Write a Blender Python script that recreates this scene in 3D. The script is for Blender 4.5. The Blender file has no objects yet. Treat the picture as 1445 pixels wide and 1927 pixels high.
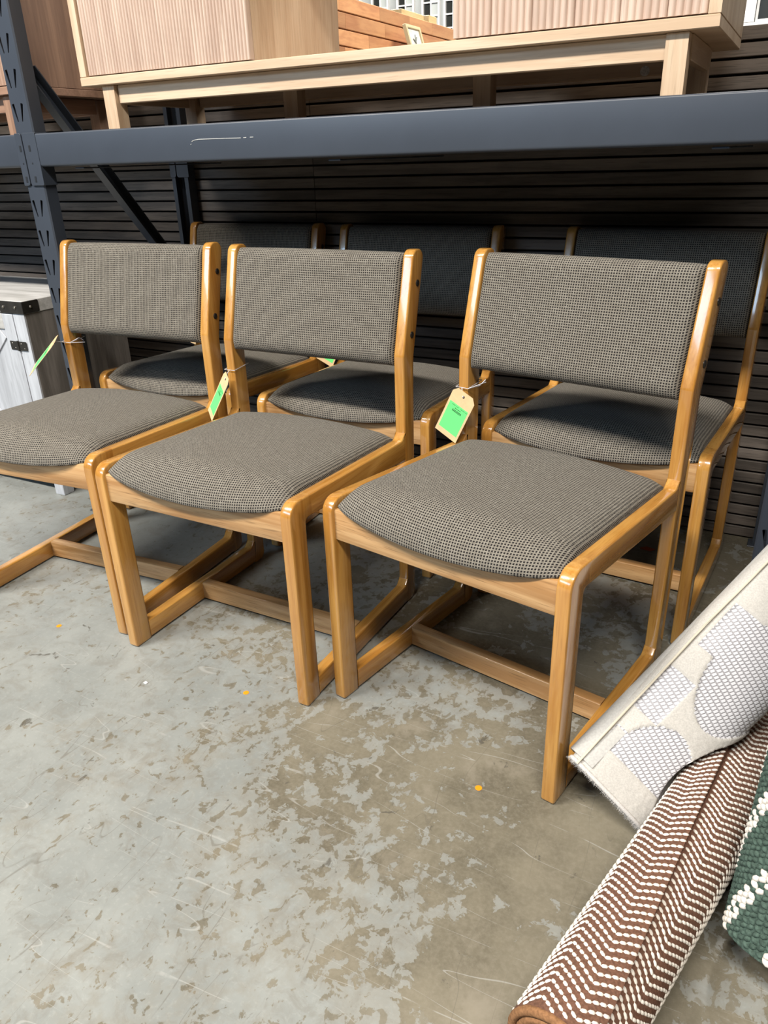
import bpy, bmesh, math, random
from mathutils import Vector, Matrix

random.seed(7)
S = bpy.context.scene
COL = S.collection
R = math.radians

# ------------------------------------------------------------------ camera
cam_d = bpy.data.cameras.new('camera')
cam = bpy.data.objects.new('camera', cam_d)
COL.objects.link(cam)
S.camera = cam
cam_d.sensor_fit = 'HORIZONTAL'
cam_d.sensor_width = 36.0
cam_d.lens = 36.0 * 1432.98 / 1445.0
cam_d.clip_start = 0.02
CR = Vector((0.88825316, 0.45836753, -0.03009198))
CU = Vector((-0.17034478, 0.3895265, 0.90512527))
CW = Vector((-0.42660166, 0.79885437, -0.42407866))
CO = Vector((0.69646999, -1.06380425, 1.00809935))
cam.matrix_world = Matrix(((CR.x, CU.x, -CW.x, CO.x), (CR.y, CU.y, -CW.y, CO.y), (CR.z, CU.z, -CW.z, CO.z), (0, 0, 0, 1)))

# ------------------------------------------------------------------ world, lights, exposure
wd = bpy.data.worlds.new('store_ambient')
S.world = wd
wd.use_nodes = True
wd.node_tree.nodes['Background'].inputs[0].default_value = (0.80, 0.88, 1.0, 1)
wd.node_tree.nodes['Background'].inputs[1].default_value = 0.010

def area(name, loc, target, sx, sy, watts, color):
    d = bpy.data.lights.new(name, 'AREA')
    d.shape = 'RECTANGLE'; d.size = sx; d.size_y = sy; d.energy = watts; d.color = color
    o = bpy.data.objects.new(name, d)
    COL.objects.link(o)
    o.location = loc
    o.rotation_euler = (Vector(target) - Vector(loc)).to_track_quat('-Z', 'Y').to_euler()
    return o

WARM = (1.0, 0.945, 0.865)
area('ceiling_light', (-2.5, -2.4, 4.3), (-2.5, -2.4, 0), 2.4, 0.35, 510, WARM)
area('ceiling_light', (0.8, -2.4, 4.3), (0.8, -2.4, 0), 2.4, 0.35, 345, WARM)
area('ceiling_light', (3.6, -3.2, 4.3), (3.6, -3.2, 0), 2.4, 0.35, 80, WARM)
area('ceiling_light', (0.9, 4.2, 4.3), (0.4, 4.2, 0), 2.4, 0.35, 340, WARM)  # unseen lamp, added to light the orange plank divider
area('ceiling_light', (-2.6, 5.2, 4.3), (-2.6, 5.6, 0), 2.4, 0.35, 330, WARM)  # unseen lamp, added to brighten the far wall and its windows
area('window_daylight', (-3.8, -6.2, 3.75), (-0.2, 0.4, 0.75), 4.4, 1.3, 215, (0.52, 0.74, 1.0))

S.view_settings.view_transform = 'Standard'
S.view_settings.look = 'None'
S.view_settings.gamma = 1.0
S.view_settings.use_curve_mapping = False
S.view_settings.exposure = 0.0

# ------------------------------------------------------------------ helpers
def link(name, me, mat=None, parent=None):
    o = bpy.data.objects.new(name, me)
    COL.objects.link(o)
    if me is not None and mat is not None:
        for m in (mat if isinstance(mat, (list, tuple)) else [mat]):
            me.materials.append(m)
    if parent is not None:
        o.parent = parent
    return o

def tag(o, label=None, cat=None, group=None, kind=None):
    if label: o['label'] = label
    if cat: o['category'] = cat
    if group: o['group'] = group
    if kind: o['kind'] = kind
    return o

def thing(name, label, cat, loc=(0, 0, 0), rz=0.0, group=None):
    o = bpy.data.objects.new(name, None)
    COL.objects.link(o)
    o.location = loc; o.rotation_euler = (0, 0, rz)
    o.empty_display_size = 0.05
    return tag(o, label, cat, group)

def mesh(name, v, f, smooth=None, recalc=True):
    me = bpy.data.meshes.new(name)
    me.from_pydata([tuple(p) for p in v], [], f)
    if recalc:
        bm = bmesh.new(); bm.from_mesh(me)
        bmesh.ops.recalc_face_normals(bm, faces=bm.faces)
        bm.to_mesh(me); bm.free()
    if smooth is not None:
        for p in me.polygons: p.use_smooth = True
        if smooth < 179: me.set_sharp_from_angle(angle=R(smooth))
    return me

def fillet(poly, radii, n=5):
    out = []
    N = len(poly)
    for i in range(N):
        p = Vector(poly[i]); r = radii.get(i, 0)
        if r <= 0:
            out.append(tuple(p)); continue
        a = (Vector(poly[i - 1]) - p); b = (Vector(poly[(i + 1) % N]) - p)
        la, lb = a.length, b.length
        a.normalize(); b.normalize()
        ang = math.acos(max(-1, min(1, a.dot(b))))
        d = min(r / math.tan(ang / 2), la * .49, lb * .49)
        rr = d * math.tan(ang / 2)
        c = p + (a + b).normalized() * (rr / math.sin(ang / 2))
        p0 = p + a * d - c; p1 = p + b * d - c
        tot = math.atan2(p0.x * p1.y - p0.y * p1.x, p0.dot(p1))
        for k in range(n + 1):
            t = tot * k / n
            out.append((c.x + p0.x * math.cos(t) - p0.y * math.sin(t), c.y + p0.x * math.sin(t) + p0.y * math.cos(t)))
    return out

def prism(poly, d0, d1, fmap, bev=0.0, flat=None, seg=2):
    """polygon (a,b) swept d0..d1, rim rounded by bev except edges for which flat(mid) is true"""
    N = len(poly)
    area2 = sum(poly[i][0] * poly[(i + 1) % N][1] - poly[(i + 1) % N][0] * poly[i][1] for i in range(N))
    if area2 < 0: poly = poly[::-1]
    nor = []
    for i in range(N):
        a = Vector(poly[i]); b = Vector(poly[(i + 1) % N]); e = (b - a).normalized()
        m = (a + b) / 2
        nor.append((Vector((-e.y, e.x)), 0.0 if (flat and flat(m)) else 1.0))
    def off(d):
        out = []
        for i in range(N):
            (n0, k0), (n1, k1) = nor[i - 1], nor[i]
            p = Vector(poly[i]); d0_, d1_ = d * k0, d * k1
            det = n0.x * n1.y - n0.y * n1.x
            if abs(det) < 0.08:
                q = p + (n0 + n1).normalized() * ((d0_ + d1_) / 2)
            else:
                q = p + Vector(((d0_ * n1.y - d1_ * n0.y) / det, (d1_ * n0.x - d0_ * n1.x) / det))
            out.append(q)
        return out
    rings = []
    if bev > 0:
        for k in range(seg + 1):
            t = (math.pi / 2) * k / seg
            rings.append((off(bev * (1 - math.sin(t))), d0 + bev * (1 - math.cos(t))))
        for k in range(seg + 1):
            t = (math.pi / 2) * (1 - k / seg)
            rings.append((off(bev * (1 - math.sin(t))), d1 - bev * (1 - math.cos(t))))
    else:
        rings = [(off(0), d0), (off(0), d1)]
    v = []; f = []
    for rg, d in rings:
        for q in rg: v.append(fmap(q.x, q.y, d))
    for k in range(len(rings) - 1):
        for i in range(N):
            j = (i + 1) % N
            f.append((k * N + i, k * N + j, (k + 1) * N + j, (k + 1) * N + i))
    f.append(tuple(range(N - 1, -1, -1)))
    f.append(tuple((len(rings) - 1) * N + i for i in range(N)))
    return v, f

def box(x0, x1, y0, y1, z0, z1, bev=0.0015):
    """bevelled box"""
    return prism([(x0, y0), (x1, y0), (x1, y1), (x0, y1)], z0, z1, lambda a, b, c: (a, b, c), min(bev, .45 * (x1 - x0), .45 * (y1 - y0), .45 * (z1 - z0)), seg=1)

def boxm(name, x0, x1, y0, y1, z0, z1, mat, parent=None, bev=0.0015):
    v, f = box(x0, x1, y0, y1, z0, z1, bev)
    return link(name, mesh(name, v, f), mat, parent)

def join(parts):
    V = []; F = []
    for v, f in parts:
        n = len(V); V += list(v); F += [tuple(i + n for i in q) for q in f]
    return V, F

def tube(pts, r, n=8, close=False):
    pts = [Vector(p) for p in pts]; v = []; f = []
    M = len(pts)
    up = Vector((0.13, 0.31, 0.94))
    for i, p in enumerate(pts):
        a = pts[i - 1] if (i > 0 or close) else p
        b = pts[(i + 1) % M] if (i < M - 1 or close) else p
        t = (b - a).normalized()
        x = t.cross(up)
        if x.length < .1: x = t.cross(Vector((1, 0, 0)))
        x.normalize(); y = t.cross(x)
        for k in range(n):
            an = 2 * math.pi * k / n
            v.append(p + (x * math.cos(an) + y * math.sin(an)) * r)
    rng = M if close else M - 1
    for i in range(rng):
        for k in range(n):
            i2 = (i + 1) % M
            f.append((i * n + k, i * n + (k + 1) % n, i2 * n + (k + 1) % n, i2 * n + k))
    if not close:
        f.append(tuple(range(n))[::-1]); f.append(tuple((M - 1) * n + k for k in range(n)))
    return v, f

def disc(c, n, r, h, seg=16):
    c = Vector(c); n = Vector(n).normalized()
    x = n.orthogonal().normalized(); y = n.cross(x)
    v = []; f = []
    for rr, hh in ((r, 0), (r, h * .6), (r * .8, h)):
        for k in range(seg):
            a = 2 * math.pi * k / seg
            v.append(c + (x * math.cos(a) + y * math.sin(a)) * rr + n * hh)
    for q in range(2):
        for k in range(seg):
            f.append((q * seg + k, q * seg + (k + 1) % seg, (q + 1) * seg + (k + 1) % seg, (q + 1) * seg + k))
    f.append(tuple(range(seg))[::-1]); f.append(tuple(2 * seg + k for k in range(seg)))
    return v, f

def copy_tree(o, parent=None):
    c = o.copy(); COL.objects.link(c); c.parent = parent
    for ch in [q for q in list(bpy.data.objects) if q.parent == o]:
        copy_tree(ch, c)
    return c

# ------------------------------------------------------------------ materials
class NT:
    def __init__(s, name):
        s.m = bpy.data.materials.new(name); s.m.use_nodes = True
        s.t = s.m.node_tree; s.b = s.t.nodes['Principled BSDF']
    def n(s, typ, **kw):
        o = s.t.nodes.new(typ)
        for k, v in kw.items(): setattr(o, k, v)
        return o
    def l(s, a, b): s.t.links.new(a, b)
    def val(s, sock, v):
        if hasattr(v, 'is_linked') or hasattr(v, 'links'): s.l(v, sock)
        else: sock.default_value = v
    def math(s, op, a, b=0.0, c=0.0, clamp=False):
        o = s.n('ShaderNodeMath', operation=op, use_clamp=clamp)
        s.val(o.inputs[0], a); s.val(o.inputs[1], b); s.val(o.inputs[2], c)
        return o.outputs[0]
    def step(s, x, lo, hi):
        o = s.n('ShaderNodeMapRange', interpolation_type='SMOOTHSTEP')
        s.val(o.inputs[0], x); s.val(o.inputs[1], lo); s.val(o.inputs[2], hi)
        return o.outputs[0]
    def mix(s, fac, a, b, mode='MIX'):
        o = s.n('ShaderNodeMix', data_type='RGBA', blend_type=mode)
        s.val(o.inputs[0], fac); s.val(o.inputs[6], a); s.val(o.inputs[7], b)
        return o.outputs[2]
    def noise(s, vec, scale, detail=4, rough=.55, dist=0.0):
        o = s.n('ShaderNodeTexNoise')
        s.l(vec, o.inputs['Vector']); s.val(o.inputs['Scale'], scale)
        o.inputs['Detail'].default_value = detail; o.inputs['Roughness'].default_value = rough
        o.inputs['Distortion'].default_value = dist
        return o.outputs[0]
    def vmath(s, op, a, b):
        o = s.n('ShaderNodeVectorMath', operation=op)
        s.val(o.inputs[0], a); s.val(o.inputs[1], b)
        return o.outputs[0]
    def obj(s, rnd=True):
        tc = s.n('ShaderNodeTexCoord').outputs['Object']
        if not rnd: return tc
        oi = s.n('ShaderNodeObjectInfo').outputs['Random']
        cx = s.n('ShaderNodeCombineXYZ')
        for k in range(3): s.l(s.math('MULTIPLY', oi, (7.3, 11.7, 5.9)[k]), cx.inputs[k])
        return s.vmath('ADD', tc, cx.outputs[0])
    def bump(s, h, strength, dist):
        o = s.n('ShaderNodeBump'); o.inputs['Strength'].default_value = strength; o.inputs['Distance'].default_value = dist
        s.l(h, o.inputs['Height']); s.l(o.outputs[0], s.b.inputs['Normal'])
    def fin(s, col=None, rough=None, spec=None, coat=None, metal=None):
        if col is not None: s.val(s.b.inputs['Base Color'], col)
        if rough is not None: s.val(s.b.inputs['Roughness'], rough)
        if spec is not None: s.b.inputs['Specular IOR Level'].default_value = spec
        if coat is not None:
            s.b.inputs['Coat Weight'].default_value = coat; s.b.inputs['Coat Roughness'].default_value = .07
        if metal is not None: s.b.inputs['Metallic'].default_value = metal
        return s.m

ALB = .74
def C(r, g, b): return (r * ALB, g * ALB, b * ALB, 1.0)

def plain(name, col, rough=.5, spec=.5, metal=0.0, var=0.0, vscale=30):
    t = NT(name)
    if var > 0:
        v = t.obj(); n = t.noise(v, vscale, 5)
        c = t.mix(t.step(n, .3, .7), C(*[q * (1 - var) for q in col]), C(*[min(1, q * (1 + var)) for q in col]))
        return t.fin(c, rough, spec, metal=metal)
    return t.fin(C(*col), rough, spec, metal=metal)

def wood(name, axis, light, dark, rough=.32, coat=.0, pore=.5, fine=1.0, tint=.12, bump=.15):
    t = NT(name)
    v = t.obj()
    def sc(lo, hi):
        s_ = [hi, hi, hi]; s_[axis] = lo
        return t.vmath('MULTIPLY', v, tuple(s_))
    bands = t.noise(sc(2.2, 26 * fine), 1.0, 3, .5, .8)
    fib = t.noise(sc(6, 150 * fine), 1.0, 4, .6)
    por = t.noise(sc(16, 420 * fine), 1.0, 2, .5)
    k = t.math('ADD', t.math('MULTIPLY', bands, .65), t.math('MULTIPLY', fib, .35))
    c = t.mix(t.step(k, .36, .64), C(*dark), C(*light))
    p = t.math('MULTIPLY', t.step(por, .56, .72), pore)
    c = t.mix(p, c, C(*[q * .45 for q in dark]))
    oi = t.n('ShaderNodeObjectInfo').outputs['Random']
    g = t.math('ADD', 1 - tint, t.math('MULTIPLY', oi, 2 * tint))
    cc = t.n('ShaderNodeCombineColor')
    for q in range(3): t.l(g, cc.inputs[q])
    c = t.mix(1.0, c, cc.outputs[0], 'MULTIPLY')
    t.bump(t.math('SUBTRACT', fib, t.math('MULTIPLY', p, .6)), bump, .0006)
    return t.fin(c, rough, .5, coat)

OAK_L, OAK_D = (.66, .345, .085), (.47, .205, .036)
oak = [wood('oak_varnish_%s' % 'xyz'[a], a, OAK_L, OAK_D, .24, 1.0, .28, tint=.07) for a in range(3)]
oak_pale = wood('oak_pale_rail', 0, (.70, .43, .20), (.44, .225, .080), .36, .1, .6, tint=.06)
slat_m = wood('weathered_slat', 0, (.185, .155, .132), (.085, .071, .061), .6, 0, .5, .8, tint=.16, bump=.4)
con_x = wood('light_oak_x', 0, (.79, .605, .425), (.65, .46, .30), .5, 0, .25, 1.0, tint=.03)
con_y = wood('light_oak_y', 1, (.79, .605, .425), (.65, .46, .30), .5, 0, .25, 1.0, tint=.03)
con_z = wood('light_oak_z', 2, (.77, .59, .41), (.61, .425, .27), .5, 0, .25, 1.0, tint=.03)
con_f = wood('fluted_oak', 2, (.73, .56, .45), (.58, .415, .325), .55, 0, .3, 1.0, tint=.04)
wal_x = wood('walnut_x', 0, (.40, .235, .155), (.27, .15, .095), .5, 0, .3, 1.0, tint=.03)
wal_y = wood('walnut_y', 1, (.40, .235, .155), (.27, .15, .095), .5, 0, .3, 1.0, tint=.03)
wal_z = wood('walnut_z', 2, (.38, .225, .145), (.25, .14, .09), .5, 0, .3, 1.0, tint=.03)
wal_f = wood('fluted_walnut', 2, (.52, .34, .25), (.36, .22, .15), .55, 0, .3, 1.0, tint=.03)
gray_x = wood('grey_wash_x', 0, (.70, .69, .67), (.42, .41, .39), .5, 0, .3, .5, tint=.02)
gray_z = wood('grey_wash_z', 2, (.64, .665, .71), (.44, .455, .485), .5, 0, .3, .5, tint=.02)
gray_side_shaded = wood('grey_wash_side_shaded', 2, (.27, .245, .22), (.15, .135, .12), .55, 0, .35, .6, tint=.02)  # grey wash darkened: shade of the less lit side put into the colour
plank_m = wood('orange_plank', 1, (.86, .44, .20), (.62, .27, .12), .45, 0, .12, .35, tint=.22)
block_m = wood('pine_block', 1, (.85, .68, .36), (.75, .55, .26), .5, 0, .1, tint=.05)

steel = plain('rack_steel', (.046, .056, .075), .42, .5, var=.06, vscale=6)
steel_dark = plain('rack_steel_dark', (.02, .023, .028), .5, .4)
black_m = plain('black_metal', (.022, .02, .018), .35, .5, var=.3, vscale=40)
rivet_m = plain('rivet_metal', (.55, .52, .48), .3, .5, metal=1.0)
cap_m = plain('screw_cap', (.018, .015, .013), .4)
black_back = plain('black_backing', (.006, .006, .006), .8, .2)
deck_m = plain('shelf_board', (.12, .09, .06), .7, .3, var=.15, vscale=60)
scratch_m = plain('bare_scratch', (.62, .62, .60), .5)
tan_m = plain('tag_manila', (.78, .56, .31), .8, .2, var=.05, vscale=80)
green_m = plain('tag_green', (.16, .84, .23), .7, .3)
ink_m = plain('tag_ink', (.03, .10, .04), .8, .2)
string_m = plain('tag_string', (.80, .78, .80), .7, .3)
orange_m = plain('orange_sticker', (.95, .33, .01), .6, .3)
rust_m = plain('rust_scrap', (.45, .10, .03), .8, .2)
white_m = plain('white_paint', (.85, .85, .84), .5)
glass_dark = plain('dark_pane', (.03, .032, .03), .15, .5)
pane_light = plain('frosted_pane', (.50, .53, .52), .3, .5)
far_m = plain('grey_far_wall', (.40, .42, .42), .8, .2, var=.08, vscale=3)
frame_m = plain('gilt_frame', (.72, .60, .36), .5, .4)
art_m = plain('print_paper', (.85, .84, .78), .8, .2, var=.15, vscale=14)
leaf_m = plain('print_sprig', (.25, .27, .24), .8, .2)

def fabric_material():
    t = NT('woven_check_upholstery')
    uv = t.n('ShaderNodeTexCoord').outputs['UV']
    wob = t.noise(t.vmath('MULTIPLY', uv, (40, 40, 0)), 1.0, 2)
    sp = t.n('ShaderNodeSeparateXYZ'); t.l(uv, sp.inputs[0])
    P = .0050
    def tri(x, k):
        q = t.math('ADD', t.math('DIVIDE', x, P), t.math('MULTIPLY', wob, .25))
        return t.math('ABSOLUTE', t.math('SUBTRACT', t.math('FRACT', q), .5))
    a, b = tri(sp.outputs[0], 0), tri(sp.outputs[1], 1)
    hole = t.math('MULTIPLY', t.math('SUBTRACT', 1, t.step(a, .25, .31)), t.math('SUBTRACT', 1, t.step(b, .25, .31)))
    th = t.math('MULTIPLY', t.math('SUBTRACT', 1, t.step(a, .04, .12)), .35)
    slub = t.noise(t.vmath('MULTIPLY', uv, (900, 60, 0)), 1.0, 2)
    slub2 = t.noise(t.vmath('MULTIPLY', uv, (60, 900, 0)), 1.0, 2)
    s2 = t.step(t.math('ADD', slub, slub2), .75, 1.35)
    big = t.noise(t.vmath('MULTIPLY', uv, (9, 9, 0)), 1.0, 3)
    base = t.mix(s2, C(.165, .145, .117), C(.345, .318, .268))
    base = t.mix(t.step(big, .3, .75), base, t.mix(.5, base, C(.21, .185, .15)))
    c = t.mix(hole, base, C(.013, .0115, .0115))
    h = t.math('SUBTRACT', t.math('ADD', 1, t.math('MULTIPLY', th, .3)), hole)
    t.bump(h, .55, .0012)
    m = t.fin(c, .9, .15)
    t.b.inputs['Sheen Weight'].default_value = .06
    return m
fabric = fabric_material()

def floor_material():
    t = NT('worn_painted_concrete')
    p = t.n('ShaderNodeTexCoord').outputs['Object']
    sp = t.n('ShaderNodeSeparateXYZ'); t.l(p, sp.inputs[0])
    big = t.noise(p, 2.6, 3, .5)
    mid = t.noise(p, 8.0, 6, .65, .4)
    flake = t.noise(p, 30, 8, .62, .35)
    fine = t.noise(p, 120, 6, .7)
    soft = t.noise(p, 5.0, 5, .6)
    # the paint is walked off along the aisle towards the right-hand bay
    h = t.math('ADD', t.math('MULTIPLY', sp.outputs[0], .888), t.math('MULTIPLY', sp.outputs[1], .458))
    h = t.math('MINIMUM', t.math('MAXIMUM', h, -.55), .30)
    N = t.math('ADD', t.math('MULTIPLY', big, .34), t.math('ADD', t.math('MULTIPLY', mid, .34), t.math('MULTIPLY', flake, .32)))
    k = t.math('ADD', N, t.math('MULTIPLY', h, .155))
    wear = t.step(k, .521, .529)
    fl = t.noise(t.vmath('MULTIPLY', p, (52, 40, 1)), 1.0, 5, .6, .6)
    fk = t.step(t.math('ADD', fl, t.math('MULTIPLY', t.math('SUBTRACT', k, .5), .9)), .545, .575)
    paint = t.mix(t.step(soft, .3, .7), C(.252, .266, .252), C(.330, .343, .322))
    paint = t.mix(t.math('MULTIPLY', t.step(fine, .5, .75), .4), paint, C(.43, .44, .41))
    paint = t.mix(t.math('MULTIPLY', t.step(k, .42, .52), .42), paint, C(.25, .228, .182))
    dirt = t.noise(p, 22, 7, .75, .8)
    paint = t.mix(t.math('MULTIPLY', t.step(dirt, .47, .66), .38), paint, C(.20, .185, .155))
    conc = t.mix(t.step(soft, .34, .68), C(.115, .099, .066), C(.212, .187, .133))
    conc = t.mix(t.step(fine, .35, .75), conc, t.mix(.4, conc, C(.29, .26, .20)))
    conc = t.mix(t.math('MULTIPLY', t.step(mid, .55, .72), .55), conc, C(.30, .265, .205))
    c = t.mix(t.math('MAXIMUM', wear, t.math('MULTIPLY', fk, .8)), paint, conc)
    dk = t.noise(p, 17, 5, .65, .8)
    c = t.mix(t.math('MULTIPLY', t.step(dk, .655, .70), .75), c, C(.085, .075, .058))
    rust = t.noise(p, 11, 6, .7, .5)
    c = t.mix(t.math('MULTIPLY', t.step(rust, .69, .73), .5), c, C(.16, .085, .035))
    def lines(vx, vy, sc, lo):
        q = t.noise(t.vmath('MULTIPLY', p, (vx, vy, 1)), sc, 1, .3, .35)
        ln = t.math('SUBTRACT', 1, t.step(t.math('ABSOLUTE', t.math('SUBTRACT', q, .5)), .0015, .0050))
        return t.math('MULTIPLY', ln, t.step(mid, lo, lo + .1))
    c = t.mix(t.math('MULTIPLY', lines(.8, 7.0, 3.0, .46), .42), c, C(.47, .47, .44))
    c = t.mix(t.math('MULTIPLY', lines(6.0, 1.0, 3.0, .46), .42), c, C(.12, .105, .08))
    rg = t.math('ADD', .36, t.math('ADD', t.math('MULTIPLY', wear, .24), t.math('MULTIPLY', fine, .12)))
    t.bump(t.math('SUBTRACT', t.math('MULTIPLY', fine, .35), wear), .25, .0007)
    return t.fin(c, rg, .4)

# ------------------------------------------------------------------ setting: floor, slat wall
fl = link('floor', mesh('floor', [(-9, -9, 0), (9, -9, 0), (9, 9, 0), (-9, 9, 0)], [(0, 1, 2, 3)]), floor_material())
tag(fl, kind='structure')

YW = 1.09
wb = boxm('wall_back', -4.3, 3.2, YW + .011, YW + .06, 0.0, 1.246, black_back, None, .001)
tag(wb, kind='structure')
segs = [(-4.3, -3.098), (-3.096, -.6585), (-.6565, 1.782), (1.784, 3.2)]
for (sx0, sx1) in segs:
    v, f = box(sx0, sx1, YW, YW + .012, 0, .0272, .0012)
    sm = mesh('slat', v, f)
    sm.materials.append(slat_m)
    for k in range(-15, 23):
        o = link('slat', sm, None, wb)
        o.location = (0, (random.random() - .5) * .0012, .494 + .0328 * k + .0030)

# ------------------------------------------------------------------ store beyond the wall
wf = boxm('wall_far', -9, 6, 7.5, 7.6, 0, 3.6, far_m)
tag(wf, kind='structure')
def far_window(n, x0, x1, z0, z1, cols, rows, dark):
    parts = [box(x0 - .02, x0, 7.46, 7.5, z0 - .02, z1 + .02, .002), box(x1, x1 + .02, 7.46, 7.5, z0 - .02, z1 + .02, .002),
             box(x0, x1, 7.46, 7.5, z0 - .02, z0, .002), box(x0, x1, 7.46, 7.5, z1, z1 + .02, .002)]
    for c_ in range(1, cols):
        xm = x0 + (x1 - x0) * c_ / cols
        parts.append(box(xm - .007, xm + .007, 7.47, 7.495, z0, z1, .001))
    for r_ in range(1, rows):
        zm = z0 + (z1 - z0) * r_ / rows
        parts.append(box(x0, x1, 7.472, 7.495, zm - .007, zm + .007, .001))
    v, f = join(parts)
    w = tag(link('window_%d' % n, mesh('window_frame', v, f), white_m), kind='structure')
    for c_ in range(cols):
        for r_ in range(rows):
            xa = x0 + (x1 - x0) * c_ / cols; xb = x0 + (x1 - x0) * (c_ + 1) / cols
            za = z0 + (z1 - z0) * r_ / rows; zb = z0 + (z1 - z0) * (r_ + 1) / rows
            boxm('pane', xa, xb, 7.485, 7.492, za, zb, glass_dark if c_ in dark else pane_light, w, 0)
for i, x0 in enumerate((-4.12, -3.79, -3.49, -3.20, -2.95)):
    far_window(i + 1, x0, x0 + .165, 2.06, 2.78, 2, 6, (0,))
far_window(6, .02, 1.1, 1.99, 3.1, 1, 1, (0,))
tr = boxm('trim_1', -.11, -.005, 7.43, 7.47, 1.97, 3.3, white_m); tag(tr, kind='structure')
tr = boxm('trim_2', -.16, 1.2, 7.41, 7.46, 1.935, 1.965, white_m); tag(tr, kind='structure')

# orange plank divider standing beyond the slat wall
wp = boxm('wall_divider', -2.10, -1.972, 2.2, 6.6, 0, 1.86, plain('divider_core', (.10, .05, .03), .8), None, .002)
tag(wp, kind='structure')
rows_z = [(1.788, 1.866), (1.700, 1.782), (1.612, 1.694), (1.524, 1.606), (1.436, 1.518), (1.348, 1.43)]
for i, (za, zb) in enumerate(rows_z):
    y = 2.2 + .13 * ((i * 5) % 4)
    cuts = [2.2]
    while y < 6.5:
        if y > 2.35: cuts.append(y)
        y += random.choice((.44, .52, .38, .62))
    cuts.append(6.6)
    for a, b in zip(cuts[:-1], cuts[1:]):
        boxm('plank', -1.972, -1.95, a + .0008, b - .0008, za, zb, plank_m, wp, .003)
v, f = box(-2.06, -1.98, 4.44, 4.80, 1.8664, 1.905, .003)
tag(link('pine_offcut', mesh('pine_offcut', v, f), block_m), 'long pale pine offcut lying on top of the orange plank divider', 'wood block', 'pine offcuts on the divider')
v, f = box(-2.05, -1.98, 4.89, 5.03, 1.8664, 1.918, .003)
tag(link('pine_offcut', mesh('pine_offcut', v, f), block_m), 'short pale pine offcut on the orange divider, right of the long one', 'wood block', 'pine offcuts on the divider')
lg = boxm('trim_3', -1.949, -1.76, 4.19, 4.47, 1.585, 1.605, plank_m, None, .003)
tag(lg, kind='structure')
# picture frame leaning on the ledge
pf = thing('picture_frame', 'small gilt picture frame with a botanical print leaning on the orange planks', 'picture frame', (-1.80, 4.33, 1.606), R(90))
pf.rotation_euler = (R(-18), 0, R(90))
W2, H2 = .115, .185
v, f = join([box(-W2, -W2 + .022, -.012, .012, 0, H2, .003), box(W2 - .022, W2, -.012, .012, 0, H2, .003),
             box(-W2 + .022, W2 - .022, -.012, .012, 0, .022, .003), box(-W2 + .022, W2 - .022, -.012, .012, H2 - .022, H2, .003)])
link('frame', mesh('frame', v, f), frame_m, pf)
pr = boxm('print', -W2 + .02, W2 - .02, -.002, .006, .02, H2 - .02, art_m, pf, 0)
v, f = join([tube([(-.01, -.004, .05), (0, -.004, .09), (.012, -.004, .13)], .004, 5), tube([(0, -.004, .09), (.03, -.004, .115)], .005, 5), tube([(-.003, -.004, .075), (-.03, -.004, .10)], .005, 5)])
link('sprig', mesh('sprig', v, f, 60), leaf_m, pr)

# ------------------------------------------------------------------ storage rack
YB = .475
rack = thing('storage_rack', 'dark blue-grey steel storage rack with slotted uprights spanning over the chairs', 'rack', (-1.147, YB, 0))
rk = lambda x, y, z: (x + 1.147, y - YB, z)
def rbox(name, x0, x1, y0, y1, z0, z1, mat, parent=rack, bev=.002):
    v, f = box(x0 + 1.147, x1 + 1.147, y0 - YB, y1 - YB, z0, z1, bev)
    return link(name, mesh(name, v, f), mat, parent)

UW, UD, UH = .066, .038, 1.83
def upright_mesh():
    bm = bmesh.new()
    def loop(pts):
        vs = [bm.verts.new((a, 0, b)) for a, b in pts]
        return [bm.edges.new((vs[i], vs[(i + 1) % len(vs)])) for i in range(len(vs))]
    es = loop([(.003, 0), (UW - .003, 0), (UW - .003, UH), (.003, UH)])
    zt = .925 - .0766 * 11
    while zt < UH - .05:
        for (xa, xb) in ((.0120, .0190), (.0440, .0350)):
            d = Vector((xb - xa, -.040)).normalized(); nx = Vector((-d.y, d.x))
            a = Vector((xa, zt)); b = Vector((xb, zt - .040))
            pts = [a + nx * .0044, a - d * .0014 + nx * .0026, a - d * .0014 - nx * .0026, a - nx * .0044, b - nx * .0017, b + nx * .0017]
            es += loop([(q.x, q.y) for q in pts])
        zt += .0766
    bmesh.ops.triangle_fill(bm, use_beauty=True, edges=es)
    vs = [bm.verts.new(p) for p in ((.003, 0, 0), (0, .003, 0), (0, UD, 0), (.014, UD, 0))]
    vt = [bm.verts.new((p.co.x, p.co.y, UH)) for p in vs]
    for i in range(3): bm.faces.new((vs[i], vs[i + 1], vt[i + 1], vt[i]))
    vs = [bm.verts.new(p) for p in ((UW - .003, 0, 0), (UW, .003, 0), (UW, UD, 0), (UW - .014, UD, 0))]
    vt = [bm.verts.new((p.co.x, p.co.y, UH)) for p in vs]
    for i in range(3): bm.faces.new((vs[i], vs[i + 1], vt[i + 1], vt[i]))
    bmesh.ops.remove_doubles(bm, verts=bm.verts, dist=1e-5)
    bmesh.ops.recalc_face_normals(bm, faces=bm.faces)
    me = bpy.data.meshes.new('upright'); bm.to_mesh(me); bm.free()
    me.materials.append(steel)
    return me
um = upright_mesh()
UX = (-1.180, .717, -3.14)
for x in UX:
    for y, flip in ((YB, False), (YW - .004, True)):
        o = link('upright', um, None, rack)
        o.location = rk(x, y, 0)
        if flip:
            o.rotation_euler = (0, 0, math.pi); o.location = rk(x + UW, y, 0)
        md = o.modifiers.new('sheet', 'SOLIDIFY'); md.thickness = .0018; md.offset = 0
        rbox('foot_plate', x - .012, x + UW + .012, y - (.012 if not flip else .05), y + (.05 if not flip else .0), 0, .004, steel)
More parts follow.
